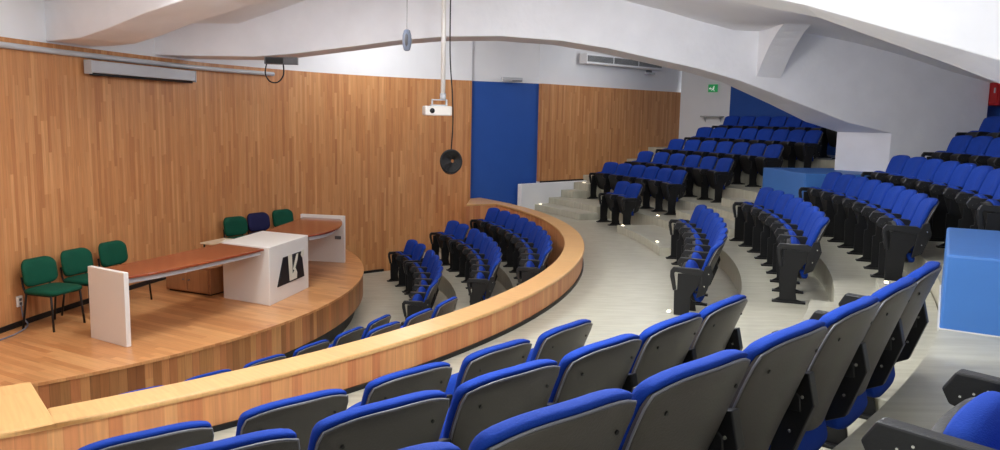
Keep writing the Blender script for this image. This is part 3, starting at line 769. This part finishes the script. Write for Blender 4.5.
# ------------------------------------------------------------------ far wall fittings
def onseg(A, B, k, z, out=0.):
    A = Vector(A[:2]); B = Vector(B[:2]); t = (B-A).normalized(); nr = Vector((t.y, -t.x)); p = A+t*k+nr*out
    return (p.x, p.y, z), math.atan2(t.y, t.x)
# grille above the boarded far wall
k0 = (Vector((1.70, 17.84))-DB).length; k1 = (Vector((3.72, 19.71))-DB).length
loc, ang = onseg(DB, WB, (k0+k1)/2, 4.13, .10); e = empty('air_grille', loc, ang); LL = k1-k0
m = MB(); m.box((0, 0, 0), (LL, .22, .22)); m.build('duct_body', WHITE, e, bevel=.006)
for g in range(3):
    m = MB(); m.box((-LL/2+LL*(g+.5)/3, -.105, .0), (LL/3-.05, .03, .13)); gp = m.build('grille_panel', DGREY, e)
    m = MB()
    for k in range(5): m.box((-LL/2+LL*(g+.5)/3, -.125, -.05+.025*k), (LL/3-.06, .012, .009))
    m.build('louvre_slats', VENT, gp)
tag(e, 'long white air duct with grey grilles above the far boarded wall', 'air vent')
loc, ang = onseg(DB, WB, (Vector((3.5, 19.53))-DB).length, 3.93, .06); e = empty('wall_lamp', loc, ang)
m = MB(); m.box((0, 0, 0), (.34, .10, .05)); m.build('lamp_body', GREY, e, bevel=.01)
m = MB(); m.box((0, .02, .05), (.10, .10, .05)); m.build('wall_bracket', DGREY, e)
tag(e, 'small grey lamp bar on the white wall right of the air grille', 'lamp')
loc, ang = onseg(DA, DB, .90, 3.59, .0); e = empty('door_closer', loc, ang)
m = MB(); m.box((0, -.0, 0), (.46, .09, .08)); m.build('closer_body', GREY, e, bevel=.008)
m = MB(); m.box((.1, -.05, -.03), (.22, .015, .02)); m.build('closer_arm', DGREY, e)
tag(e, 'grey closer box over the tall blue door', 'door closer')
# exit sign
A_, B_ = WB, Vector((PW.x, PW.y))
loc, ang = onseg(A_, B_, .86, 3.63, .03); e = empty('exit_sign', loc, ang)
m = MB(); m.box((0, 0, 0), (.24, .03, .19)); m.build('sign_panel', SIGNG, e, bevel=.004)
f2 = lambda a, b, d: Vector((a, -.016-d, b))
m = MB()
m.extr([(.01, .04), (.03, .06), (.05, .04), (.03, .02)], 0, .003, f2)
m.extr([(.0, .02), (.045, .02), (.03, -.03), (.055, -.075), (.035, -.075), (.01, -.03), (-.02, -.06), (-.04, -.05), (-.005, -.015)], 0, .003, f2)
m.extr([(-.10, -.01), (-.06, .03), (-.06, .005), (-.025, .005), (-.025, -.02), (-.06, -.02), (-.06, -.04)], 0, .003, f2)
m.build('pictogram', SIGNW, e)
tag(e, 'green exit sign with white running figure on the white end wall', 'sign')
loc, ang = onseg(A_, B_, .90, 2.93, .09); e = empty('wall_shelf', loc, ang)
m = MB(); m.box((0, 0, 0), (.56, .18, .035)); m.build('shelf_board', VENT, e, bevel=.004)
for sx in (-1, 1):
    m = MB(); m.extr([(0, 0), (.14, 0), (0, -.12)], sx*.2-.01, sx*.2+.01, lambda a, b, d: Vector((d, .09-a, -.018+b))); m.build('shelf_bracket', GREY, e)
tag(e, 'narrow grey wall shelf below the exit sign', 'shelf')
# red cabinet at right edge, white post beside it
p = polar(15.85, 4.55, 3.36); e = empty('fire_cabinet', p, R(4.55-90))
m = MB(); m.box((0, .06, 0), (.5, .22, .46)); m.build('cabinet_body', RED, e, bevel=.01)
m = MB(); m.box((0, -.055, 0), (.42, .02, .38)); dd_ = m.build('cabinet_door', RED, e, bevel=.008)
m = MB(); m.box((.17, -.07, 0), (.02, .02, .08)); m.build('handle', GREY, dd_)
tag(e, 'red cabinet on the blue rear wall at the right edge', 'fire cabinet')
